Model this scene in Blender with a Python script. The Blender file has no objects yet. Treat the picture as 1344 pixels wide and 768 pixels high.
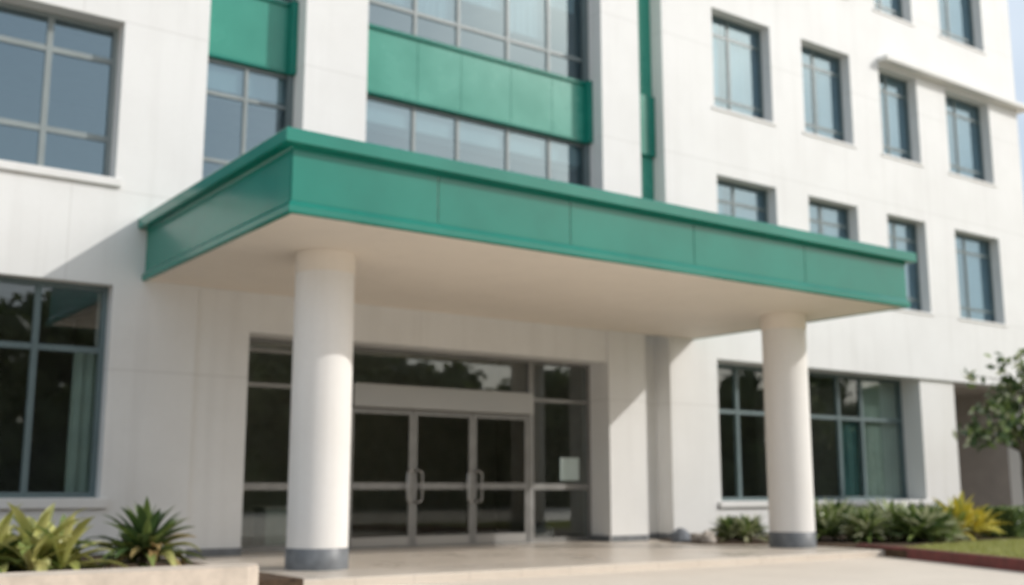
import bpy, math, random
from mathutils import Vector, Matrix, noise
R = math.radians
scene = bpy.context.scene
COL = scene.collection
rnd = random.Random(7)

# ------------------------------------------------------------------ helpers
class MB:
    """collects faces, links them as one mesh object"""
    def __init__(s):
        s.v, s.f, s.m, s.sm = [], [], [], []
    def face(s, pts, mi=0, smooth=False):
        b = len(s.v); s.v += [tuple(p) for p in pts]
        s.f.append(tuple(range(b, b + len(pts)))); s.m.append(mi); s.sm.append(smooth)
    def grid(s, rows, mi=0, smooth=True, closed=False):
        b = len(s.v); n = len(rows[0])
        for r in rows: s.v += [tuple(p) for p in r]
        for i in range(len(rows) - 1):
            for j in range(n if closed else n - 1):
                k = (j + 1) % n
                s.f.append((b+i*n+j, b+i*n+k, b+(i+1)*n+k, b+(i+1)*n+j)); s.m.append(mi); s.sm.append(smooth)
    def box(s, x0, x1, y0, y1, z0, z1, mi=0, ch=0.0):
        if ch <= 0:
            p = [(x0,y0,z0),(x1,y0,z0),(x1,y1,z0),(x0,y1,z0),(x0,y0,z1),(x1,y0,z1),(x1,y1,z1),(x0,y1,z1)]
            b = len(s.v); s.v += p
            for q in ((0,3,2,1),(4,5,6,7),(0,1,5,4),(1,2,6,5),(2,3,7,6),(3,0,4,7)):
                s.f.append(tuple(b+i for i in q)); s.m.append(mi); s.sm.append(False)
        else:
            def ring(d, z): return [(x0+d,y0+d,z),(x1-d,y0+d,z),(x1-d,y1-d,z),(x0+d,y1-d,z)]
            rows = [ring(ch,z0), ring(0,z0+ch), ring(0,z1-ch), ring(ch,z1)]
            s.grid(rows, mi, False, True)
            s.face(rows[0][::-1], mi); s.face(rows[3], mi)
    def prism(s, poly, z0, z1, mi=0, inset=0.0):
        n = len(poly)
        s.face([(x,y,z1) for x,y in poly], mi)
        s.face([(x,y,z0) for x,y in poly][::-1], mi)
        for i in range(n):
            a, b = poly[i], poly[(i+1) % n]
            s.face([(a[0],a[1],z0),(b[0],b[1],z0),(b[0],b[1],z1),(a[0],a[1],z1)], mi)
    def lathe(s, cx, cy, prof, n=48, mi=0, cap=True):
        rows = [[(cx+r*math.cos(2*math.pi*k/n), cy+r*math.sin(2*math.pi*k/n), z) for k in range(n)] for r, z in prof]
        s.grid(rows, mi, True, True)
        if cap:
            s.face(rows[-1], mi); s.face(rows[0][::-1], mi)
    def tube(s, pts, rad, n=8, mi=0):
        rows = []
        for i, p in enumerate(pts):
            p = Vector(p)
            t = (Vector(pts[min(i+1, len(pts)-1)]) - Vector(pts[max(i-1, 0)])).normalized()
            u = t.cross(Vector((0.31, 0.17, 0.93)) if abs(t.z) < .9 else Vector((1, 0.1, 0))).normalized(); w = t.cross(u)
            r = rad[i] if isinstance(rad, (list, tuple)) else rad
            rows.append([p + u*r*math.cos(2*math.pi*k/n) + w*r*math.sin(2*math.pi*k/n) for k in range(n)])
        s.grid(rows, mi, True, True); s.face(rows[-1], mi); s.face(rows[0][::-1], mi)
    def build(s, name, mats, parent=None):
        me = bpy.data.meshes.new(name)
        me.from_pydata(s.v, [], s.f)
        for m in (mats if isinstance(mats, (list, tuple)) else [mats]): me.materials.append(m)
        me.polygons.foreach_set('material_index', s.m)
        me.polygons.foreach_set('use_smooth', s.sm)
        me.update()
        o = bpy.data.objects.new(name, me); COL.objects.link(o)
        if parent: o.parent = parent
        return o

def tag(o, label=None, cat=None, group=None, kind=None):
    if label: o['label'] = label
    if cat: o['category'] = cat
    if group: o['group'] = group
    if kind: o['kind'] = kind
    return o
def empty(name, loc=(0,0,0)):
    o = bpy.data.objects.new(name, None); o.location = loc; o.empty_display_size = .3
    COL.objects.link(o); return o
def copy_tree(o, parent=None):
    c = o.copy(); COL.objects.link(c)
    if parent: c.parent = parent
    for ch in [k for k in bpy.data.objects if k.parent == o]: copy_tree(ch, c)
    return c

# ------------------------------------------------------------------ materials
class NT:
    def __init__(s, name):
        s.mat = bpy.data.materials.new(name); s.mat.use_nodes = True
        s.t = s.mat.node_tree; s.t.nodes.clear()
        s.out = s.n('ShaderNodeOutputMaterial')
    def n(s, typ, **kw):
        x = s.t.nodes.new(typ)
        for k, v in kw.items():
            if k.startswith('_'): setattr(x, k[1:], v)
            else: s.set(x.inputs[k.replace('__', ' ')], v)
        return x
    def set(s, inp, v):
        if isinstance(v, bpy.types.NodeSocket): s.t.links.new(v, inp)
        else: inp.default_value = v
    def math(s, op, a, b=0.0, c=0.0):
        x = s.t.nodes.new('ShaderNodeMath'); x.operation = op
        for i, v in enumerate((a, b, c)): s.set(x.inputs[i], v)
        return x.outputs[0]
    def noise(s, vec, scale, detail=4, rough=.55):
        x = s.n('ShaderNodeTexNoise', Scale=scale, Detail=detail, Roughness=rough); s.set(x.inputs['Vector'], vec)
        return x.outputs['Fac']
    def ramp(s, f, a, b, lo=0., hi=1.):
        x = s.n('ShaderNodeMapRange'); s.set(x.inputs[0], f)
        for i, v in zip((1,2,3,4), (a, b, lo, hi)): x.inputs[i].default_value = v
        return x.outputs[0]
    def mix(s, f, a, b):
        x = s.t.nodes.new('ShaderNodeMix'); x.data_type = 'RGBA'
        s.set(x.inputs['Factor'], f)
        for i, v in ((6, a), (7, b)):
            s.set(x.inputs[i], v if isinstance(v, bpy.types.NodeSocket) else (*v[:3], 1))
        return x.outputs[2]
    def pos(s, obj=True):
        return s.n('ShaderNodeTexCoord').outputs['Object']
    def sep(s, v):
        x = s.t.nodes.new('ShaderNodeSeparateXYZ'); s.set(x.inputs[0], v); return x.outputs
    def bump(s, h, strength=.3, dist=.01):
        return s.n('ShaderNodeBump', Strength=strength, Distance=dist, Height=h).outputs[0]
    def principled(s, color, rough=.6, metal=0., normal=None, spec=.5, coat=0., **kw):
        x = s.n('ShaderNodeBsdfPrincipled')
        s.set(x.inputs['Base Color'], color if isinstance(color, bpy.types.NodeSocket) else (*color[:3], 1))
        s.set(x.inputs['Roughness'], rough); s.set(x.inputs['Metallic'], metal)
        s.set(x.inputs['Specular IOR Level'], spec); s.set(x.inputs['Coat Weight'], coat)
        if normal is not None: s.set(x.inputs['Normal'], normal)
        s.t.links.new(x.outputs[0], s.out.inputs[0]); return x

def line_mask(nt, c, period, off, half):
    """1 on thin lines every period metres"""
    f = nt.math('FRACT', nt.math('DIVIDE', nt.math('ADD', c, off), period))
    d = nt.math('ABSOLUTE', nt.math('SUBTRACT', f, .5))
    return nt.math('GREATER_THAN', d, .5 - half / period)

def m_wall(name, base, dirt, joints=True):
    nt = NT(name); p = nt.pos(); x, y, z = nt.sep(p)
    n1 = nt.noise(p, .55, 5, .6); n2 = nt.noise(p, 14, 3)
    st = nt.n('ShaderNodeMapping'); nt.set(st.inputs[0], p); st.inputs['Scale'].default_value = (3.2, 3.2, .16)
    n3 = nt.noise(st.outputs[0], 1.0, 4, .6)
    f = nt.math('ADD', nt.ramp(n1, .4, .75, 0, .45), nt.ramp(n3, .52, .8, 0, .5))
    c = nt.mix(f, base, dirt)
    c = nt.mix(nt.ramp(n2, .3, .7, 0, .06), c, (.5, .48, .45))
    h = nt.math('MULTIPLY', n2, .15)
    if joints:
        j = nt.math('MAXIMUM', line_mask(nt, z, 3.05, -.05, .011), line_mask(nt, x, 6.84, -4.5, .009))
        c = nt.mix(nt.math('MULTIPLY', j, .3), c, (.36, .34, .31))
        h = nt.math('SUBTRACT', h, j)
    nt.principled(c, .62, normal=nt.bump(h, .35, .008), spec=.35)
    return nt.mat
def m_simple(name, col, rough=.5, metal=0., var=.12, vscale=3., spec=.5, coat=0., bump=0.):
    nt = NT(name); p = nt.pos(); n = nt.noise(p, vscale, 5, .6)
    d = tuple(max(0, k*(1-var*2)) for k in col); l = tuple(min(1, k*(1+var)) for k in col)
    c = nt.mix(nt.ramp(n, .3, .7), d, l)
    n2 = nt.noise(p, vscale*9, 3)
    r = nt.ramp(n, .25, .75, max(.02, rough*.85), min(1, rough*1.2))
    nt.principled(c, r, metal, nt.bump(n2, bump, .01) if bump else None, spec, coat)
    return nt.mat
def m_paving(name, a, b, px, py, rough, jcol=(.2,.17,.14), jamt=.6):
    nt = NT(name); p = nt.pos(); x, y, z = nt.sep(p)
    j = nt.math('MAXIMUM', line_mask(nt, x, px, .11, .006), line_mask(nt, y, py, .07, .006))
    cx = nt.math('FLOOR', nt.math('DIVIDE', nt.math('ADD', x, .11 + px/2), px)); cy = nt.math('FLOOR', nt.math('DIVIDE', nt.math('ADD', y, .07 + py/2), py))
    cmb = nt.n('ShaderNodeCombineXYZ'); nt.set(cmb.inputs[0], cx); nt.set(cmb.inputs[1], cy)
    wn = nt.n('ShaderNodeTexWhiteNoise'); nt.set(wn.inputs['Vector'], cmb.outputs[0])
    n1 = nt.noise(p, .7, 6, .62); n2 = nt.noise(p, 22, 4, .6)
    f = nt.math('ADD', nt.math('MULTIPLY', wn.outputs['Value'], .3), nt.ramp(n1, .3, .72, 0, .7))
    c = nt.mix(f, a, b)
    c = nt.mix(nt.ramp(n2, .35, .75, 0, .18), c, tuple(k*.55 for k in a))
    c = nt.mix(nt.math('MULTIPLY', j, jamt), c, jcol)
    h = nt.math('SUBTRACT', nt.math('MULTIPLY', n2, .3), j)
    nt.principled(c, nt.ramp(n1, .3, .7, rough*.8, rough*1.25), normal=nt.bump(h, .3, .006), spec=.5)
    return nt.mat
def m_glass(name, tint, f0, rough=.0, wav=.0, refl=(.70,.86,.95)):
    nt = NT(name)
    fr = nt.n('ShaderNodeFresnel', IOR=1.5)
    fac = nt.math('MINIMUM', nt.math('ADD', nt.math('MULTIPLY', fr.outputs[0], 1 - f0), f0), 1.0)
    fac = nt.math('MULTIPLY', fac, nt.math('SUBTRACT', 1.0, nt.n('ShaderNodeNewGeometry').outputs['Backfacing']))
    tr = nt.n('ShaderNodeBsdfTransparent'); tr.inputs[0].default_value = (*tint, 1)
    gl = nt.n('ShaderNodeBsdfGlossy', Roughness=rough); gl.inputs[0].default_value = (*refl, 1)
    if wav:
        p = nt.pos(); nt.set(gl.inputs['Normal'], nt.bump(nt.noise(p, .55, 1), wav, .02))
    mx = nt.n('ShaderNodeMixShader'); nt.set(mx.inputs[0], fac)
    nt.t.links.new(tr.outputs[0], mx.inputs[1]); nt.t.links.new(gl.outputs[0], mx.inputs[2])
    nt.t.links.new(mx.outputs[0], nt.out.inputs[0]); return nt.mat
def m_leaf(name, a, b, rough=.38, tip=None, trans=.25):
    nt = NT(name); p = nt.pos()
    g = nt.n('ShaderNodeNewGeometry')
    c = nt.mix(g.outputs['Random Per Island'], a, b)
    c = nt.mix(nt.ramp(nt.noise(p, 3.2, 3), .42, .68, 0, .6), c, tip or b)
    x = nt.principled(c, rough, spec=.5)
    tl = nt.n('ShaderNodeBsdfTranslucent'); nt.set(tl.inputs[0], c)
    mx = nt.n('ShaderNodeMixShader'); mx.inputs[0].default_value = trans
    nt.t.links.new(x.outputs[0], mx.inputs[1]); nt.t.links.new(tl.outputs[0], mx.inputs[2])
    nt.t.links.new(mx.outputs[0], nt.out.inputs[0]); return nt.mat

M = {}
M['wall'] = m_wall('white_render', (.745,.742,.728), (.62,.61,.59))
M['trim'] = m_wall('white_trim', (.74,.73,.71), (.62,.60,.56), False)
M['column'] = m_wall('column_paint', (.80,.775,.745), (.70,.67,.63), False)
M['soffit'] = m_wall('soffit_paint', (.82,.745,.655), (.72,.65,.57), False)
M['green'] = m_simple('green_paint', (.006,.19,.14), .2, 0, .07, .8, .45, .0)
M['greenglass'] = m_simple('green_panel', (.035,.27,.20), .26, 0, .06, .9, .4, .0)
M['frame'] = m_simple('window_metal', (.23,.265,.265), .42, .0, .06, 2)
M['frame_teal'] = m_simple('window_metal_teal', (.12,.165,.17), .4, .0, .06, 2)
M['frame_dark'] = m_simple('dark_jamb', (.13,.165,.17), .45, .0, .06, 2)
M['steel'] = m_simple('brushed_steel', (.37,.36,.345), .36, .92, .015, 1.2)
M['steel_dark'] = m_simple('anodised_frame', (.27,.265,.255), .4, .6, .08, 4)
M['plinth'] = m_simple('grey_plinth', (.155,.165,.175), .45, 0, .15, 6, .5, 0, .1)
M['slab'] = m_simple('interior_concrete', (.42,.42,.40), .8, 0, .1, 2)
M['inwall'] = m_simple('interior_paint', (.42,.40,.36), .8, 0, .1, 2)
M['infloor'] = m_simple('interior_floor', (.20,.18,.16), .35, 0, .1, 2)
M['pale'] = m_simple('pale_band_tone', (.80,.86,.83), .7, 0, .05, 2)
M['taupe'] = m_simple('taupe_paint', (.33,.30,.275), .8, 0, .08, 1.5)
M['roof'] = m_simple('roof_felt', (.16,.16,.15), .9, 0, .2, 2)
M['glass_up'] = m_glass('blue_grey_glass', (.60,.67,.69), .20, .012, .04, (.66,.86,.97))
M['glass_wing'] = m_glass('pale_blue_glass', (.52,.62,.66), .20, .02, .05, (.64,.86,1.0))
M['glass_gf'] = m_glass('clear_glass', (.92,.95,.94), .085, .012, .06, (.9,.95,.95))
M['glass_door'] = m_glass('door_glass', (.86,.87,.82), .0, .012, .06, (.8,.8,.75))
M['paving'] = m_paving('forecourt_paving', (.68,.59,.49), (.76,.675,.57), 1.2, 1.2, .75, jamt=.35)
M['tile'] = m_paving('landing_tile', (.60,.525,.44), (.69,.61,.52), .9, .9, .30, jamt=.4)
M['kerb'] = m_simple('cream_kerb', (.62,.53,.44), .7, 0, .10, 5, .4, 0, .15)
M['redkerb'] = m_simple('red_kerb_paint', (.19,.05,.045), .6, 0, .2, 5, .4, 0, .2)
M['strip_grey'] = m_simple('strip_grey', (.11,.11,.11), .85, 0, .2, 14, .4, 0, .3)
M['soil'] = m_simple('bed_soil', (.10,.066,.042), .95, 0, .3, 9, .2, 0, .6)
M['lawn'] = m_simple('lawn_ground', (.25,.25,.07), .9, 0, .3, 6, .2, 0, .5)
M['blade'] = m_leaf('grass_blade', (.30,.32,.07), (.42,.42,.13), .5)
M['leaf_dark'] = m_leaf('dark_leaf', (.045,.085,.028), (.085,.14,.045), .28)
M['leaf_mid'] = m_leaf('mid_leaf', (.14,.21,.05), (.27,.34,.11), .28)
M['leaf_pale'] = m_leaf('pale_leaf', (.46,.46,.13), (.64,.60,.26), .4, (.38,.42,.11))
M['leaf_straw'] = m_leaf('straw_leaf', (.42,.34,.14), (.36,.24,.10), .5)
M['leaf_yellow'] = m_leaf('yellow_leaf', (.62,.49,.05), (.76,.66,.12), .4, (.44,.42,.06))
M['leaf_grey'] = m_leaf('silver_leaf', (.44,.48,.28), (.66,.66,.44), .26)
M['leaf_far'] = m_leaf('woodland_leaf', (.07,.10,.035), (.12,.15,.05), .5, None, .4)
M['bark'] = m_simple('bark', (.12,.095,.07), .9, 0, .25, 8, .3, 0, .5)
M['curtain_pale'] = m_simple('pale_curtain', (.30,.36,.32), .85, 0, .06, 2)
M['curtain_teal'] = m_simple('teal_curtain', (.05,.125,.125), .85, 0, .06, 2)
M['sheer'] = m_simple('sheer_fabric', (.74,.80,.81), .85, 0, .06, 2)
M['paper'] = m_simple('white_paper', (.80,.82,.82), .6, 0, .02, 2)
M['black'] = m_simple('black_plastic', (.012,.012,.012), .4, 0, .1, 3)
M['desk'] = m_simple('desk_laminate', (.36,.42,.38), .5, 0, .08, 3)
M['rock_grey'] = m_simple('blue_grey_rock', (.22,.24,.27), .85, 0, .25, 6, .3, 0, .6)
M['rock_pale'] = m_simple('pale_rock', (.60,.54,.48), .85, 0, .15, 6, .3, 0, .6)

# ------------------------------------------------------------------ the building
B = empty('office_building', (0, 0, 0))
tag(B, 'white multi-storey office building with green banded canopy over glazed entrance doors', 'building')
TH = .9
XL, XR, ZT = -8.0, 34.12, 20.6

def wall_grid(mb, x0, x1, z0, z1, y0, y1, openings, mi=0):
    xs = sorted({x0, x1} | {v for o in openings for v in o[:2] if x0 < v < x1})
    zs = sorted({z0, z1} | {v for o in openings for v in o[2:4] if z0 < v < z1})
    def solid(i, j):
        if i < 0 or j < 0 or i >= len(xs)-1 or j >= len(zs)-1: return False
        cx, cz = (xs[i]+xs[i+1])/2, (zs[j]+zs[j+1])/2
        return not any(o[0] < cx < o[1] and o[2] < cz < o[3] for o in openings)
    for i in range(len(xs)-1):
        for j in range(len(zs)-1):
            if not solid(i, j): continue
            a, b, c, d = xs[i], xs[i+1], zs[j], zs[j+1]
            mb.face([(a,y0,c),(b,y0,c),(b,y0,d),(a,y0,d)], mi)
            mb.face([(b,y1,c),(a,y1,c),(a,y1,d),(b,y1,d)], mi)
            if not solid(i-1, j): mb.face([(a,y1,c),(a,y0,c),(a,y0,d),(a,y1,d)], mi)
            if not solid(i+1, j): mb.face([(b,y0,c),(b,y1,c),(b,y1,d),(b,y0,d)], mi)
            if not solid(i, j-1): mb.face([(a,y1,c),(b,y1,c),(b,y0,c),(a,y0,c)], mi)
            if not solid(i, j+1): mb.face([(a,y0,d),(b,y0,d),(b,y1,d),(a,y1,d)], mi)

wing_x = [(19.85,22.05),(23.33,25.41),(26.75,28.58),(30.06,32.45)]
wing_z = [(6.18,8.90),(10.68,13.36),(15.13,17.80)]
LUW = (1.80, 5.20, 6.36, 9.19)
LG = (1.95, 5.28, 1.00, 4.52)
GW = (19.65, 27.94, .84, 4.24)
BAY = (6.71, 8.62, 5.9, 18.6)
CUR = (9.97, 16.12, 5.9, 18.6)
SLOT = (17.30, 18.08, -.2, 18.6)
ENT_Z = 4.95
ops = [LUW, LG, GW, BAY, CUR, SLOT, (6.75, 16.20, -.2, ENT_Z), (29.60, 33.6, -.2, 4.24), (27.94, 29.60, -.2, 4.24)]
for a, b in wing_x:
    for c, d in wing_z: ops.append((a, b, c, d))
mb = MB(); wall_grid(mb, XL, XR, -.15, ZT, 0, TH, ops)
mb.build('wall', M['wall'], B)
# ground-storey wall round the entrance, set back 6 cm from the piers
DR = (7.75, 16.20, -.2, 3.93)
mb = MB(); wall_grid(mb, 6.75, 16.20, -.10, ENT_Z, .06, TH - .003, [DR])
mb.build('entrance_wall', M['wall'], B)
# back of the narrow slot between tower and wing
mb = MB(); mb.box(17.302, 18.078, .52, TH-.004, -.1, 5.6); mb.build('recess_wall', M['wall'], B)
# dark base course
for a, b, y0, y1 in ((6.78,7.75,.03,.075),(16.22,17.28,-.012,.03),(17.31,18.04,.49,.53),(18.09,19.2,-.012,.03),(16.17,16.215,.045,.70),(18.05,18.085,.03,.50)):
    mb = MB(); mb.box(a, b, y0, y1, .0, .13); mb.build('base_course', M['plinth'], B)
mb = MB(); mb.box(27.943, 29.597, .10, TH-.003, 0, 4.237); mb.build('pier', M['trim'], B)
# body behind the facade
mb = MB()
mb.box(XL+.002, XL+.5, TH, 14, -.15, ZT-.002); mb.box(XR-.5, XR-.002, TH, 14, -.15, ZT-.002)
mb.box(XL+.004, XR-.004, 13.6, 14.004, -.15, ZT-.004)
mb.box(29.2, 29.55, TH, 13.6, 0, 4.4)
mb.build('outer_wall', M['trim'], B)
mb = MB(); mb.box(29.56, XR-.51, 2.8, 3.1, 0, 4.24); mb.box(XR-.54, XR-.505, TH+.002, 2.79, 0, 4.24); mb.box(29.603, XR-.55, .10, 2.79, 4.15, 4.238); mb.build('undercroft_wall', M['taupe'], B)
mb = MB(); mb.box(XL-.1, XR+.1, -.12, 14.1, ZT, ZT+.35, 0, .03); mb.build('roof', M['roof'], B)
mb = MB()
for z in (4.95, 9.55, 14.0, 18.75): mb.box(XL+.5, XR-.5, TH+.003, 13.6, z, z+.3)
mb.box(29.552, XR-.004, TH-.3, 13.6, 4.246, 4.60)
mb.build('floor_slab', M['slab'], B)
mb = MB(); mb.box(XL+.5, 29.2, 7.4, 7.6, .0, 4.95); mb.box(XL+.5, XR-.5, 6.0, 6.2, 5.25, 18.7)
mb.box(6.55, 6.7, TH, 7.4, 0, 4.95); mb.box(18.3, 18.45, TH, 7.4, 0, 4.95)
mb.build('interior_wall', M['inwall'], B)
mb = MB(); mb.box(XL+.5, 29.2, TH, 7.4, -.1, .004); mb.build('interior_floor', M['infloor'], B)

def window(o, y, mull, trans, fmat, gmat, fw=.07, fd=.12, mw=.06, sill=None, jamb=None):
    x0, x1, z0, z1 = o
    m = MB()
    e = .002
    m.box(x0+e, x0+fw, y, y+fd, z0+e, z1-e); m.box(x1-fw, x1-e, y, y+fd, z0+e, z1-e)
    m.box(x0+fw, x1-fw, y+.002, y+fd-.002, z0+e, z0+fw); m.box(x0+fw, x1-fw, y+.002, y+fd-.002, z1-fw, z1-e)
    for q in mull: m.box(q-mw/2, q+mw/2, y+.012, y+fd-.012, z0+fw, z1-fw)
    for q in trans: m.box(x0+fw, x1-fw, y+.02, y+fd-.02, q-mw/2, q+mw/2)
    w = m.build('window', fmat, B)
    g = MB(); g.box(x0+.02, x1-.02, y+fd*.5-.005, y+fd*.5+.005, z0+.02, z1-.02); g.build('pane', gmat, w)
    if sill:
        out, hh = sill
        s = MB(); s.box(x0-.10, x1+.10, -out, y-.003, z0-hh, z0-.004, 0, .012); s.build('sill', M['trim'], w)
    return w

window(LUW, .36, (2.93, 4.07), (7.14, 8.56), M['frame'], M['glass_up'], .08, .12, .10, (.07,.15))
window(LG, .26, (3.05, 4.17), (3.43,), M['frame_teal'], M['glass_gf'], .09, .12, .10, (.09,.17))
window(GW, .72, (21.1, 22.5, 23.8, 25.1, 26.1), (3.05,), M['frame_teal'], M['glass_gf'], .09, .14, .10, (.08,.14))
# bay between the piers and the curtain wall
def fill_blind(w, x0, x1, y, z0, z1, mat, pitch=.11):
    m = MB(); n = max(6, int((x1-x0)/pitch)*4)
    f = [(x0+(x1-x0)*i/n, y+.022*math.sin(i*math.pi/2)+.006*math.sin(i*.7)) for i in range(n+1)]
    ring = f + [(p[0], p[1]+.005) for p in f[::-1]]
    rows = [[(px, py, z) for px, py in ring] for z in (z0, z1)]
    m.grid(rows, 0, True, True); m.face(rows[0][::-1]); m.face(rows[1])
    return m.build('fill_blind', mat, w)
yb = .58
window((BAY[0], BAY[1], 5.9, 9.13), yb, (7.70,), (7.17, 8.47), M['frame'], M['glass_up'], .06, .12, .07)
window((BAY[0], BAY[1], 10.62, 18.6), yb, (7.70,), (11.3, 13.6, 15.1), M['frame'], M['glass_up'], .06, .12, .07)
cm = (11.42, 12.52, 13.85, 15.02)
window((CUR[0], CUR[1], 5.9, 9.11), yb, cm, (7.1,), M['frame'], M['glass_up'], .06, .12, .075)
wcu = window((CUR[0], CUR[1], 10.62, 18.6), yb, cm, (11.2, 13.6, 15.1), M['frame'], M['glass_up'], .06, .12, .075)
for xa, xb, zb in zip((CUR[0],)+cm, cm+(15.98,), (11.35,11.28,11.9,11.5,12.4)):
    fill_blind(wcu, xa+.05, xb-.05, .76, zb, 18.5, M['sheer'], .16)  # pale blinds added to even out and brighten the upper panes
def spandrel(x0, x1, z0, z1, y, joints):
    m = MB(); e = .003
    js = [x0+e] + list(joints) + [x1-e]
    for a, b in zip(js, js[1:]): m.box(a+.006, b-.006, y+.02, y+.2, z0+.07, z1-.09)
    m.box(x0+e, x1-e, y+.03, y+.19, z0+.02, z1-.02)
    p = m.build('green_spandrel', M['greenglass'], B)
    for k, za, zb in ((.03, z1-.09, z1-.005), (.02, z0+.005, z0+.07)):
        t = MB(); t.box(x0+e, x1-e, y-k, y+.022, za, zb, 0, .01); t.build('spandrel_trim', M['green'], p)
spandrel(BAY[0], BAY[1], 9.13, 10.62, .50, ())
spandrel(CUR[0], CUR[1], 9.11, 10.62, .46, (11.42, 12.52, 13.85, 15.02))
# dark jamb frames down the right of each bay
for x0, x1, y0, z0, z1 in ((16.0,16.117,.46,5.9,9.10),(16.0,16.117,.46,10.63,18.6),(8.51,8.617,.46,5.9,9.12),(8.51,8.617,.46,10.63,18.6)):
    m = MB(); m.box(x0, x1, y0, .60, z0, z1); m.build('jamb', M['frame_dark'], B)
for x0, x1, y0 in ((15.97,16.117,.33),(8.48,8.617,.36)):
    m = MB(); m.box(x0, x1, y0, .49, 9.105, 10.625, 0, .01); m.build('jamb', M['green'], B)
# green strip in the slot
m = MB(); m.box(17.303, 18.077, .40, .60, 5.6, 9.1); m.box(17.303, 18.077, .40, .60, 10.63, 18.6)
g = m.build('green_strip', M['greenglass'], B)
m = MB(); m.box(17.303, 18.077, .30, .598, 9.1, 10.63, 0, .015); m.build('strip_band', M['green'], g)
for i, (a, b) in enumerate(wing_x):
    for c, d in wing_z:
        t0, t1 = c + .40, d - .55
        xm = a + (b-a)*.42
        wn_ = window((a, b, c, d), .31, (xm,), (t0, t1), M['frame_teal'], M['glass_wing'], .075, .08, .085, (.03,.09))
        for f0, f1 in (((.0,.30),(.50,1.03)), ((.10,.42),(.58,1.03)), ((.0,.22),(.52,1.03)), ((.06,.36),(.5,1.03)))[i]:
            fill_blind(wn_, a+.05+(b-a-.1)*f0, a+.05+(b-a-.1)*f1, .46, c+.06, d-.08, M['sheer'])  # blinds added for the pale strips, widened right to lighten the dark glass
# pale bands behind the tops of the lower panes
m = MB(); m.box(6.75, 8.6, .705, 1.2, 8.58, 9.12); m.build('pale_band', M['pale'], B)
m = MB(); m.box(10.0, 16.1, .705, 1.2, 8.60, 9.10); m.build('pale_band', M['pale'], B)
# ledge over the last two windows of the wing
m = MB(); m.box(26.72, XR+.34, -.34, -.003, 13.45, 13.60, 0, .015); m.box(XR+.004, XR+.34, -.003, 3.0, 13.452, 13.598, 0, .015)
m.build('ledge', M['trim'], B)
# ---- entrance screen
YD = .66
fr = MB()
def bar(x0, x1, z0, z1, y0=YD, y1=YD+.1): fr.box(x0, x1, y0, y1, z0, z1)
bar(7.755, 7.83, .003, 3.925); bar(16.11, 16.196, .003, 3.925)
bar(14.46, 14.60, .003, 3.925); bar(10.02, 10.13, .003, 3.925); bar(8.95, 9.02, .003, 3.925)
bar(7.83, 16.11, 3.86, 3.923, YD+.004, YD+.096)
for a, b, zs in ((7.83, 8.95, (3.05, 3.70)), (9.02, 10.02, (3.05, 3.70)), (14.60, 16.11, (3.06,))):
    for z in zs: bar(a, b, z-.04, z+.04, YD+.006, YD+.094)
    bar(a, b, 1.12, 1.25, YD+.006, YD+.094); bar(a, b, .003, .10, YD+.006, YD+.094)
ent = fr.build('entrance_frame', M['steel_dark'], B)
g = MB()
for a, b, c, d in ((7.80, 8.98, .05, 3.9), (8.99, 10.07, .05, 3.9), (14.53, 16.15, .05, 3.9), (10.08, 14.5, 3.2, 3.9)):
    g.box(a, b, YD+.045, YD+.055, c, d)
g.build('pane', M['glass_gf'], ent)
h = MB(); h.box(10.135, 14.50, YD-.14, YD+.13, 2.72, 3.19, 0, .012); h.build('door_header', M['steel'], ent)
h = MB(); h.box(10.0, 14.62, YD-.10, YD+.14, .0, .018, 0, .005); h.build('threshold', M['steel_dark'], ent)
def door_leaf():
    x0, x1, z0, z1 = .004, 1.436, .02, 2.71
    d = MB(); s = .085
    d.box(x0, x0+s, .01, .07, z0, z1); d.box(x1-s, x1, .01, .07, z0, z1)
    d.box(x0+s, x1-s, .012, .068, z1-.10, z1); d.box(x0+s, x1-s, .012, .068, z0, z0+.20)
    d.box(x0+s, x1-s, .014, .066, 1.13, 1.26)
    o = d.build('entrance_door', M['steel_dark'], B)
    g = MB(); g.box(x0+s-.01, x1-s+.01, .035, .045, z0+.1, z1-.05); g.build('pane', M['glass_door'], o)
    k = MB(); k.box(x0+s+.004, x1-s-.004, .004, .012, z0+.02, z0+.18); k.build('kick_plate', M['steel'], o)
    return o
def handle(door, x, side):
    k = MB(); zc = 1.19; hh = .31; r = .022; dx = .12*side
    pts = [(x, .01, zc-hh), (x, -.06, zc-hh)]
    for t in range(7):
        a = math.pi/2*t/6
        pts.append((x+dx*math.sin(a), -.075, zc-hh + .06*(1-math.cos(a)) if t < 99 else 0))
    for t in range(7):
        a = math.pi/2*(6-t)/6
        pts.append((x+dx*math.sin(a), -.075, zc+hh - .06*(1-math.cos(a))))
    pts += [(x, -.06, zc+hh), (x, .01, zc+hh)]
    k.tube(pts, r, 10); return k.build('handle', M['steel'], door)
dx0 = [10.13, 11.575, 13.02]
base = door_leaf(); leaves = [base]
for i in range(2): leaves.append(copy_tree(base))
for o, x in zip(leaves, dx0): o.location = (x, YD+.005, 0)
handle(leaves[0], 1.39, -1); handle(leaves[1], .05, 1); handle(leaves[1], 1.39, -1); handle(leaves[2], .05, 1)

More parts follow.
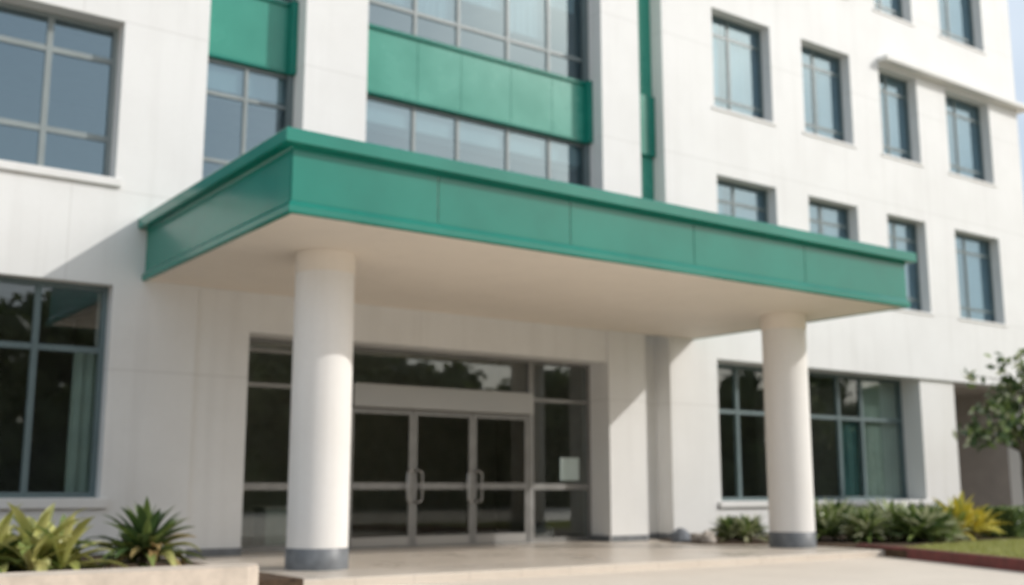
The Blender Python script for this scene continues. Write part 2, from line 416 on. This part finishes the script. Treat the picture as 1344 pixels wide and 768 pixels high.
# ---- canopy
CX0, CX1, CYF = 5.76, 18.88, -5.93
CZ0, CZ1 = 4.64, 5.73
m = MB()
m.box(CX0+.05, CX1-.05, CYF+.05, .055, CZ0+.012, CZ1-.06)
m.v = m.v
can = m.build('canopy', [M['soffit']], B)
def sweep(mb, prof, mi=0):
    rows = []
    for o, z in prof:
        rows.append([(CX0-o, -.002, z), (CX0-o, CYF-o, z), (CX1+o, CYF-o, z), (CX1+o, -.002, z)])
    mb.grid(rows, mi, False)
cap = MB()
sweep(cap, [(-.06,CZ1-.24),(-.02,CZ1-.235),(-.012,CZ1-.20),(.115,CZ1-.195),(.13,CZ1-.18),(.13,CZ1-.02),(.115,CZ1),(-.30,CZ1+.012),(-.30,CZ1-.05),(-.06,CZ1-.05),(-.06,CZ1-.24)])
cap.build('cap_moulding', M['green'], can)
bm_ = MB()
sweep(bm_, [(-.06,CZ0),(.0,CZ0),(.012,CZ0+.02),(.012,CZ0+.10),(.0,CZ0+.115),(-.035,CZ0+.175),(-.06,CZ0+.175),(-.06,CZ0)])
bm_.build('bottom_moulding', M['green'], can)
zp0, zp1 = CZ0+.170, CZ1-.23
js = [CX0+.03, 8.02, 10.40, 13.04, 15.84, CX1-.03]
for a, b in zip(js, js[1:]):
    p = MB(); p.box(a+.009, b-.009, CYF+.03, CYF+.06, zp0, zp1, 0, .004); p.build('fascia_panel', M['green'], can)
for xa in (CX0+.03, CX1-.06):
    p = MB(); p.box(xa, xa+.03, CYF+.062, -.003, zp0, zp1); p.build('fascia_panel', M['green'], can)
m = MB(); m.box(CX0+.25, CX1-.25, CYF+.25, -.004, CZ1-.062, CZ1-.03); m.build('canopy_roof', M['roof'], can)
# ---- columns
def column(x, y):
    c = MB(); r = .445
    c.lathe(x, y, [(r,.30),(r,CZ0-.30),(r,CZ0+.02)], 64)
    o = c.build('column', M['column'], B)
    q = MB(); q.lathe(x, y, [(r+.012,.0),(r+.012,.295),(r+.002,.305)], 64); q.build('plinth', M['plinth'], o)
    q = MB(); q.lathe(x, y, [(r+.001,CZ0-.30),(r+.012,CZ0-.292),(r+.012,CZ0+.01)], 64); q.build('shade_ring', M['soffit'], o)  # last ring: soffit tint standing in for shade and reflection at the column top
column(7.37, -3.72); column(17.74, -3.72)

# ------------------------------------------------------------------ setting
GZ = -.12
m = MB(); S = 400
m.face([(-S,-S,GZ),(S,-S,GZ),(S,S,GZ),(-S,S,GZ)]); tag(m.build('ground', M['paving']), kind='structure')
m = MB(); m.box(6.33, 19.2, -5.45, .897, GZ-.05, 0.0, 0, .012); tag(m.build('landing', M['tile']), kind='structure')
m = MB(); m.box(5.30, 6.33, -9.0, -.01, GZ-.02, GZ+.006); tag(m.build('gap_strip', M['strip_grey']), kind='structure')  # dark grey strip in the gap between kerb and landing
m = MB(); m.box(-8, 5.9, -6.4, -.01, GZ, .10); tag(m.build('planting_bed', M['soil']), kind='structure')
bed = [(17.55,-.02),(16.95,-1.9),(18.28,-2.9),(18.42,-4.1),(18.30,-5.45),(17.9,-6.6),(16.62,-9.4),(15.4,-12.0),(44,-12.0),(44,-.02)]
m = MB(); m.prism(bed, GZ-.03, .022); tag(m.build('garden_bed', M['soil']), kind='structure')
lawn = [(18.35,-5.6),(17.98,-6.6),(16.70,-9.4),(15.5,-11.9),(43.9,-11.9),(43.9,-3.6),(25.5,-4.7),(21.0,-4.9)]
m = MB(); m.prism(lawn, .0, .030); tag(m.build('lawn', M['lawn']), kind='structure')
# red kerb
def kerb(name, path, w, z0, z1, mat, label):
    m = MB(); n = len(path); rows = []
    prof = [(0,z0),(0,z1-.015),(.015,z1),(w-.015,z1),(w,z1-.015),(w,z0)]
    for i, p in enumerate(path):
        p = Vector(p); t = (Vector(path[min(i+1,n-1)]) - Vector(path[max(i-1,0)])).normalized()
        nrm = Vector((-t.y, t.x))
        rows.append([(p.x+nrm.x*o, p.y+nrm.y*o, z) for o, z in prof])
    m.grid(rows, 0, False); m.face(rows[0]); m.face(rows[-1][::-1])
    return tag(m.build(name, mat), label, 'kerb')
def curve(pts, k=8):
    out = []
    P = [Vector(p) for p in pts]; P = [P[0]*2-P[1]] + P + [P[-1]*2-P[-2]]
    for i in range(1, len(P)-2):
        for j in range(k):
            t = j/k; a, b, c, d = P[i-1], P[i], P[i+1], P[i+2]
            out.append(.5*((2*b)+(c-a)*t+(2*a-5*b+4*c-d)*t*t+(3*b-a-3*c+d)*t**3))
    out.append(P[-2]); return out
kerb('garden_kerb', curve([(18.62,-4.55),(18.36,-5.35),(17.90,-6.5),(16.60,-9.3),(15.35,-11.9)]), .14, GZ-.02, .075, M['redkerb'], 'dark red painted kerb edging the lawn and shrubs on the right')
m = MB()
kp = [(-8,-6.92),(4.98,-6.92),(5.16,-6.80),(5.30,-6.45),(5.30,-6.30),(-8,-6.30)]
m.prism(kp, GZ-.02, .285); m.prism([(-8,-6.905),(4.97,-6.905),(5.14,-6.79),(5.28,-6.45),(5.28,-6.315),(-8,-6.315)], .285, .30)
tag(m.build('planter_kerb', M['kerb']), 'low cream concrete kerb in front of the two spiky plants', 'kerb')

# ------------------------------------------------------------------ plants
def leaf_strip(mb, base, az, el, L, W, arch, mi, rg, seg=7, fold=.25, te=1.9):
    d = Vector((math.cos(az), math.sin(az), 0)); side = Vector((-d.y, d.x, 0))
    p = Vector(base); e = el; rows = []
    tw = rg.uniform(-.4, .4)
    for i in range(seg+1):
        t = i/seg
        w = W*.5*(.45 + 1.5*t - .2*t*t if t < .45 else max(.02, (1.08)*(1-((t-.45)/.55)**te)))
        dirv = d*math.cos(e) + Vector((0,0,1))*math.sin(e)
        up = -d*math.sin(e) + Vector((0,0,1))*math.cos(e)
        s2 = (side*math.cos(tw*t) + up*math.sin(tw*t))
        rows.append([p + s2*w + up*w*fold*2, p, p - s2*w + up*w*fold*2])
        p = p + dirv*(L/seg); e -= arch*(0.5+t)/seg
    mb.grid(rows, mi, True)
def rosette(mb, n, L, W, rg, base=(0,0,0), mis=(0,), el=(10,85), arch=1.2, wv=.25, te=1.9):
    for i in range(n):
        t = (i+.5)/n
        e = R(el[0] + (el[1]-el[0])*t + rg.uniform(-8,8))
        az = i*2.39996 + rg.uniform(-.3,.3)
        mi = mis(t, rg) if callable(mis) else rg.choice(mis)
        b = Vector(base) + Vector((math.cos(az)*.03, math.sin(az)*.03, .02 + .10*t))
        leaf_strip(mb, b, az, e, L*rg.uniform(.75,1.1)*(1-.15*t), W*rg.uniform(1-wv,1+wv), arch*rg.uniform(.6,1.3)*(1-.5*t), mi, rg, 7, .25, te)
def stem(mb, x, y, h, r, mi): mb.lathe(x, y, [(r*1.2,0),(r,h*.5),(r*.8,h)], 10, mi)

# broad pale plant behind the left kerb
rg = random.Random(3)
pl = empty('broad_leaf_plant', (3.42,-4.0,.10)); tag(pl, 'broad yellow green strap leaved plant behind the cream kerb under the ground floor window', 'plant')
m = MB()
for bx, by, s, nn in ((0,0,1.1,26),(-.45,.12,1.0,20),(.26,-.28,.9,16),(-.14,-.42,.75,14)):
    rosette(m, nn, .92*s, .150*s, rg, (bx,by,.05), lambda t, r: 0 if r.random() < .82 else 1, (12,80), 1.6, .25, 2.4)
m.build('pale_leaves', [M['leaf_pale'], M['leaf_mid']], pl)
m = MB()
for bx, by in ((.30,.18),(-.20,.30),(-.6,-.1)): rosette(m, 16, .70, .12, rg, (bx,by,.0), (0,1), (5,62), 1.1)
m.build('dark_leaves', [M['leaf_dark'], M['leaf_mid']], pl)
# darker spiky one
rg = random.Random(11)
pl = empty('spiky_plant', (4.78,-4.0,.10)); tag(pl, 'dark green spiky palm-like plant with straw coloured lower leaves near the column', 'plant')
m = MB()
rosette(m, 54, .76, .125, rg, (0,0,.16), lambda t, r: 0 if r.random() < .75 else 1, (2,84), .9)
rosette(m, 30, .68, .09, rg, (-.12,.05,.05), (0,1), (5,50), .9)
m.build('leaves', [M['leaf_dark'], M['leaf_mid']], pl)
m = MB()
rosette(m, 22, .68, .11, rg, (.08,-.05,.16), (0,0,1), (-5,38), 2.0)
m.build('dry_leaves', [M['leaf_straw'], M['leaf_pale']], pl)
m = MB(); stem(m, 0, 0, .30, .07, 0); m.build('stem', M['bark'], pl)

# shrubs of the garden bed
def shrub(name, seed, L, W, mats, n=30, sub=5, spread=.35, el=(8,80), arch=1.0):
    rg = random.Random(seed); m = MB()
    for k in range(sub):
        a = rg.uniform(0, 6.28); q = spread*math.sqrt(rg.random())
        rosette(m, n, L*rg.uniform(.8,1.1), W, rg, (q*math.cos(a), q*math.sin(a), rg.uniform(0,.12)), tuple(range(len(mats))), el, arch)
    return m.build(name, [M[k] for k in mats])
def place(o, x, y, z, rz, s, label, cat='shrub', group=None):
    o.location = (x,y,z); o.rotation_euler = (0,0,rz); o.scale = (s,s,s); return tag(o, label, cat, group)
g1 = 'strap leaved shrubs in the garden bed'
a = shrub('strap_leaf_shrub', 21, .70, .075, ('leaf_mid','leaf_grey','leaf_mid','leaf_dark','leaf_grey'), 40, 7, .36)
place(a, 19.95,-2.75,.02, .3, 1.28, 'grey green strap leaved shrub just right of the far column', group=g1)
b = a.copy(); COL.objects.link(b); place(b, 20.35,-3.35,.02, 3.2, 1.08, 'lower grey green strap leaved shrub in front of the row nearest the far column', group=g1)
b = a.copy(); COL.objects.link(b); place(b, 20.85,-2.6,.02, 2.0, 1.3, 'grey green strap leaved shrub in the middle of the row below the far window', group=g1)
b = a.copy(); COL.objects.link(b); place(b, 21.8,-2.5,.02, 4.1, 1.27, 'grey green strap leaved shrub at the right end of the row beneath the window', group=g1)
a = shrub('bushy_shrub', 33, .64, .10, ('leaf_dark','leaf_mid','leaf_mid','leaf_grey'), 38, 8, .40)
place(a, 21.25,-3.95,.02, 1.0, 1.28, 'dense dark green bushy shrub in front of the row at the red kerb', group=g1)
b = a.copy(); COL.objects.link(b); place(b, 18.45,-1.7,.02, 5.0, .85, 'small dark shrub left of the far column beside the stones', group=g1)
a = shrub('silvery_shrub', 41, .60, .06, ('leaf_grey','leaf_mid','leaf_grey'), 38, 7, .38)
place(a, 22.15,-4.2,.02, 1.0, 1.05, 'low silvery leaved shrub between dark bush and yellow plant', group=g1)
rg = random.Random(5); m = MB()
for bx, by, s in ((0,0,1),(.28,.1,.85),(-.25,.05,.8),(.5,-.12,.7)):
    rosette(m, 34, .92*s, .14*s, rg, (bx,by,.06), (0,0,0,0,1), (8,82), 1.15)
y = m.build('yellow_plant', [M['leaf_yellow'], M['leaf_mid']])
place(y, 23.3,-3.85,.02, 0, 1.12, 'bright yellow leaved plant at the end of the shrub row', 'plant')

# trimmed hedge
def leaf_quad(mb, c, L, W, rg, mi=0, bias=.35):
    n = Vector((rg.gauss(0,1), rg.gauss(0,1), rg.gauss(0,1)+bias)).normalized()
    t = n.cross(Vector((rg.gauss(0,1), rg.gauss(0,1), rg.gauss(0,1)))).normalized(); s = n.cross(t)
    c = Vector(c)
    mb.face([c - t*L*.5, c + s*W*.5 + n*W*.12, c + t*L*.5, c - s*W*.5 + n*W*.12], mi)
rg = random.Random(8); m = MB(); hx0, hx1, hy0, hy1, hz = 24.75, 32.5, -4.35, -3.45, .68
for i in range(16000):
    x, yy, z = rg.uniform(hx0,hx1), rg.uniform(hy0,hy1), rg.uniform(0.02,hz)
    f = rg.random()
    if f < .45: z = hz + rg.gauss(0,.02)
    elif f < .75: yy = hy0 + rg.gauss(0,.02)
    elif f < .85: x = hx0 + rg.gauss(0,.02)
    leaf_quad(m, (x,yy,z), .085, .045, rg, 0 if rg.random()<.6 else 1)
m.box(hx0+.08, hx1-.08, hy0+.08, hy1-.08, .03, hz-.07, 2)
tag(m.build('trimmed_hedge', [M['leaf_mid'], M['leaf_dark'], M['leaf_dark']]), 'low clipped green hedge along the lawn under the tree', 'hedge')

# tree at the right edge
rg = random.Random(14)
TX, TY = 27.75, -2.95
tr = empty('small_tree', (TX, TY, 0.02)); tag(tr, 'small broad leaved tree reaching in over the hedge at the right edge', 'tree')
m = MB(); tips = []
m.tube([(0,0,0),(.02,.01,.8),(-.02,.02,1.5),(.03,0,2.2)], [.085,.07,.06,.055], 10)
def branch(p, q, r0, r1, sag=.12):
    p, q = Vector(p), Vector(q); pts = []
    for i in range(6):
        t = i/5; v = p.lerp(q, t); v.z += sag*math.sin(t*math.pi); v.x += .04*math.sin(5*t+q.z); pts.append(v)
    m.tube(pts, [r0+(r1-r0)*i/5 for i in range(6)], 7); return pts
ends = [(-1.35,.55,2.35),(-1.0,.3,2.75),(-.62,.30,3.25),(-.30,.2,4.35),(.15,-.1,4.6),(.8,.2,4.3),(1.3,-.3,3.8),(.5,.7,3.7),(.4,-.8,3.4),(1.4,.4,2.9),(-.3,-.5,3.0),(-.1,.5,3.7),(.9,-.2,4.8),(-.55,0,2.65)]
for e in ends:
    pts = branch((rg.uniform(-.03,.03),0,rg.uniform(1.5,2.3)), e, .038, .012)
    for t in (3,4,5): tips.append((pts[t], .30 if t == 5 else .22))
    for k in range(2):
        q = pts[3+k] + Vector((rg.gauss(0,.3), rg.gauss(0,.3), rg.uniform(-.1,.35)))
        branch(pts[3+k], q, .014, .006, .03); tips.append((q, .22))
m.build('trunk', M['bark'], tr)
m = MB()
for p, s in tips:
    for k in range(rg.randint(10,18)):
        c = p + Vector((rg.gauss(0,1), rg.gauss(0,1), rg.gauss(0,.75)))*s*.62
        leaf_quad(m, c, rg.uniform(.20,.34), rg.uniform(.11,.17), rg, rg.choice((0,0,1,1,1,1,2)), .8)
m.build('crown', [M['leaf_mid'], M['leaf_dark'], M['leaf_grey']], tr)

# grass blades of the lawn near the kerb
def inside(x, y, poly):
    r = False; j = len(poly)-1
    for i in range(len(poly)):
        if (poly[i][1] > y) != (poly[j][1] > y) and x < (poly[j][0]-poly[i][0])*(y-poly[i][1])/(poly[j][1]-poly[i][1])+poly[i][0]: r = not r
        j = i
    return r
rg = random.Random(2); m = MB()
while len(m.f) < 22000:
    x, yy = rg.uniform(16,30), rg.uniform(-10,-3.8)
    if not inside(x, yy, lawn): continue
    a = rg.uniform(0,6.28); hgt = rg.uniform(.025,.06); c, s = math.cos(a)*.008, math.sin(a)*.008
    m.face([(x-c,yy-s,.028),(x+c,yy+s,.028),(x+rg.gauss(0,.02),yy+rg.gauss(0,.02),.03+hgt)])
tag(m.build('lawn_grass', M['blade']), kind='stuff')

# stones at the foot of the wing wall
def rock(name, x, y, z, sx, sy, sz, mat, label, seed):
    m = MB(); rows = []
    for i in range(9):
        ph = -math.pi/2*.55 + (math.pi*.775)*i/8; row = []
        for j in range(14):
            th = 2*math.pi*j/14; v = Vector((math.cos(ph)*math.cos(th), math.cos(ph)*math.sin(th), math.sin(ph)))
            v *= 1 + .28*noise.noise(v*1.6 + Vector((seed*3.1,0,0)))
            row.append((v.x*sx, v.y*sy, (v.z+.35)*sz))
        rows.append(row)
    m.grid(rows, 0, False, True); m.face(rows[-1]); m.face(rows[0][::-1])
    o = m.build(name, mat); o.location = (x,y,z); return tag(o, label, 'rock')
rock('rock', 17.35,-.95,.02, .26,.2,.2, M['rock_grey'], 'blue grey stone at the foot of the wall right of the entrance', 1)
rock('rock', 17.60,-1.55,.02, .18,.16,.18, M['rock_pale'], 'pale stone nearest the small dark shrub beside the far column', 2)
rock('rock', 17.95,-.85,.02, .15,.14,.13, M['rock_pale'], 'pale stone behind the others close to the window sill', 3)

# ------------------------------------------------------------------ indoors, behind the glass
def curtain(x0, x1, y, z0, z1, mat, label):
    m = MB(); n = int((x1-x0)*40); rows = []
    for z in (z0, (z0+z1)/2, z1):
        f = [(x0+(x1-x0)*i/n, y+.03*math.sin(i*.9)+.008*math.sin(i*2.3+z), z) for i in range(n+1)]
        rows.append(f + [(p[0], p[1]+.006, p[2]) for p in f[::-1]])
    m.grid(rows, 0, True, True); m.face(rows[0][::-1]); m.face(rows[-1])
    return tag(m.build('curtain', mat), label, 'curtain')
curtain(4.86, 5.45, .55, 1.02, 3.42, M['curtain_pale'], 'pale green curtain drawn to the right side of the left ground floor window')
curtain(25.2, 26.05, .905, .9, 3.02, M['curtain_teal'], 'dark teal curtain inside the window right of the far column')
curtain(26.15, 27.9, .905, .9, 4.2, M['curtain_pale'], 'pale grey green curtain at the end of the window beside the white pier')
d = empty('reception_desk', (9.75, 3.3, .004)); tag(d, 'pale grey green reception desk inside the left side light', 'desk')
m = MB(); m.box(-.28, 1.6, -.3, .3, .0, .72, 0, .01); m.build('body', M['desk'], d)
m = MB(); m.box(-.34, 1.66, -.36, .36, .723, .77, 0, .01); m.build('top', M['trim'], d)
d = empty('black_crate', (15.0, 1.05, .004)); tag(d, 'black box on the floor behind the right side light', 'box')
m = MB(); m.box(-.28, .28, -.2, .2, 0, .30, 0, .015); m.build('body', M['black'], d)
m = MB(); m.box(-.29, .29, -.21, .21, .302, .34, 0, .012); m.build('lid', M['black'], d)
m = MB(); m.box(15.38, 15.90, YD+.058, YD+.064, 1.32, 1.82); tag(m.build('notice_sheet', M['paper']), 'white paper sheet stuck on the right side light of the entrance', 'notice')

# ------------------------------------------------------------------ woodland across the road, seen mirrored in the glass
rg = random.Random(77); m = MB()
for i in range(70):
    back = i >= 36; k0 = i - 36 if back else i
    tx = -16 + k0*3.9 + rg.uniform(-1.3,1.3) + (1.9 if back else 0); ty = (-46 if back else -41) + rg.uniform(-2,2)
    q0 = max(0, min(1, (tx-8)/30))
    H = rg.uniform(8.0,12.0)*(1-q0) + rg.uniform(6.5,10.5)*q0
    m.tube([(tx,ty,GZ),(tx+.2,ty,H*.3),(tx,ty+.2,H*.6)], [.3,.22,.12], 7, 1)
    for k in range(22):
        a = rg.uniform(0,6.28); q = rg.uniform(0,2.9); zf = rg.uniform(.06,.95) if k < 17 else rg.uniform(.02,.22)
        c = Vector((tx+q*math.cos(a)*(1.15-zf*.6), ty+q*math.sin(a)*(1.15-zf*.6), H*zf)); rr = rg.uniform(1.1,2.1)
        rows = []
        for ia in range(6):
            ph = -1.4 + 2.8*ia/5
            rows.append([])
            for ib in range(9):
                v = Vector((math.cos(ph)*math.cos(ib*.698), math.cos(ph)*math.sin(ib*.698), math.sin(ph)))
                rows[-1].append(c + v*rr*(.72+.3*noise.noise(v*1.5+c)))
        m.grid(rows, 0, True, True)
        for _ in range(60):
            v = Vector((rg.gauss(0,1), rg.gauss(0,1), rg.gauss(0,1))).normalized()*rr*rg.uniform(.5,1)
            if c.z+v.z > .1: leaf_quad(m, c+v, .85, .55, rg, 0, .2)
tag(m.build('woodland', [M['leaf_far'], M['bark']]), kind='stuff')

# ------------------------------------------------------------------ light, sky, camera
sv = Vector((1.10, -1.0, .88)).normalized()
EL = math.asin(sv.z); AZ = math.atan2(sv.x, sv.y)
sl = bpy.data.lights.new('sun', 'SUN'); sl.energy = 2.05; sl.angle = R(.55); sl.color = (1.0, .97, .925)
so = bpy.data.objects.new('sun', sl); COL.objects.link(so); so.rotation_euler = sv.to_track_quat('Z', 'Y').to_euler(); so.location = (30,-30,40)
w = bpy.data.worlds.new('World'); scene.world = w; w.use_nodes = True
nt = w.node_tree; nt.nodes.clear()
sky = nt.nodes.new('ShaderNodeTexSky'); sky.sky_type = 'NISHITA'; sky.sun_disc = False
sky.sun_elevation = EL; sky.sun_rotation = AZ; sky.air_density = 1.0; sky.dust_density = 2.5; sky.ozone_density = 1.0
bg = nt.nodes.new('ShaderNodeBackground'); bg.inputs[1].default_value = .118
wo = nt.nodes.new('ShaderNodeOutputWorld')
hz = nt.nodes.new('ShaderNodeMix'); hz.data_type = 'RGBA'; hz.inputs['Factor'].default_value = .55
hz.inputs[7].default_value = (6.6, 7.2, 7.7, 1)
tc = nt.nodes.new('ShaderNodeTexCoord'); nz = nt.nodes.new('ShaderNodeTexNoise')
nz.inputs['Scale'].default_value = 3.2; nz.inputs['Detail'].default_value = 5; nt.links.new(tc.outputs['Generated'], nz.inputs['Vector'])
mr = nt.nodes.new('ShaderNodeMapRange'); nt.links.new(nz.outputs['Fac'], mr.inputs[0])
for i, v in zip((1,2,3,4), (.38,.66,.42,.78)): mr.inputs[i].default_value = v
nt.links.new(mr.outputs[0], hz.inputs['Factor'])
nt.links.new(sky.outputs[0], hz.inputs[6]); nt.links.new(hz.outputs[2], bg.inputs[0]); nt.links.new(bg.outputs[0], wo.inputs[0])

cam = bpy.data.cameras.new('camera'); co = bpy.data.objects.new('camera', cam); COL.objects.link(co)
co.location = (0, -18.84, 1.15); co.rotation_euler = (R(100.0), 0, R(-35.7))
cam.sensor_width = 36; cam.lens = 1458/1344*36; cam.clip_end = 2000; cam.clip_start = .05
cam.dof.use_dof = True; cam.dof.focus_distance = 4.2; cam.dof.aperture_fstop = 1.7; cam.dof.aperture_blades = 0
scene.camera = co
vs = scene.view_settings; vs.view_transform = 'Standard'; vs.look = 'None'; vs.gamma = 1; vs.use_curve_mapping = False; vs.exposure = .36
scene.cycles.use_denoising = True
scene.cycles.max_bounces = 10; scene.cycles.transparent_max_bounces = 16
scene.render.resolution_x, scene.render.resolution_y = 1024, 585
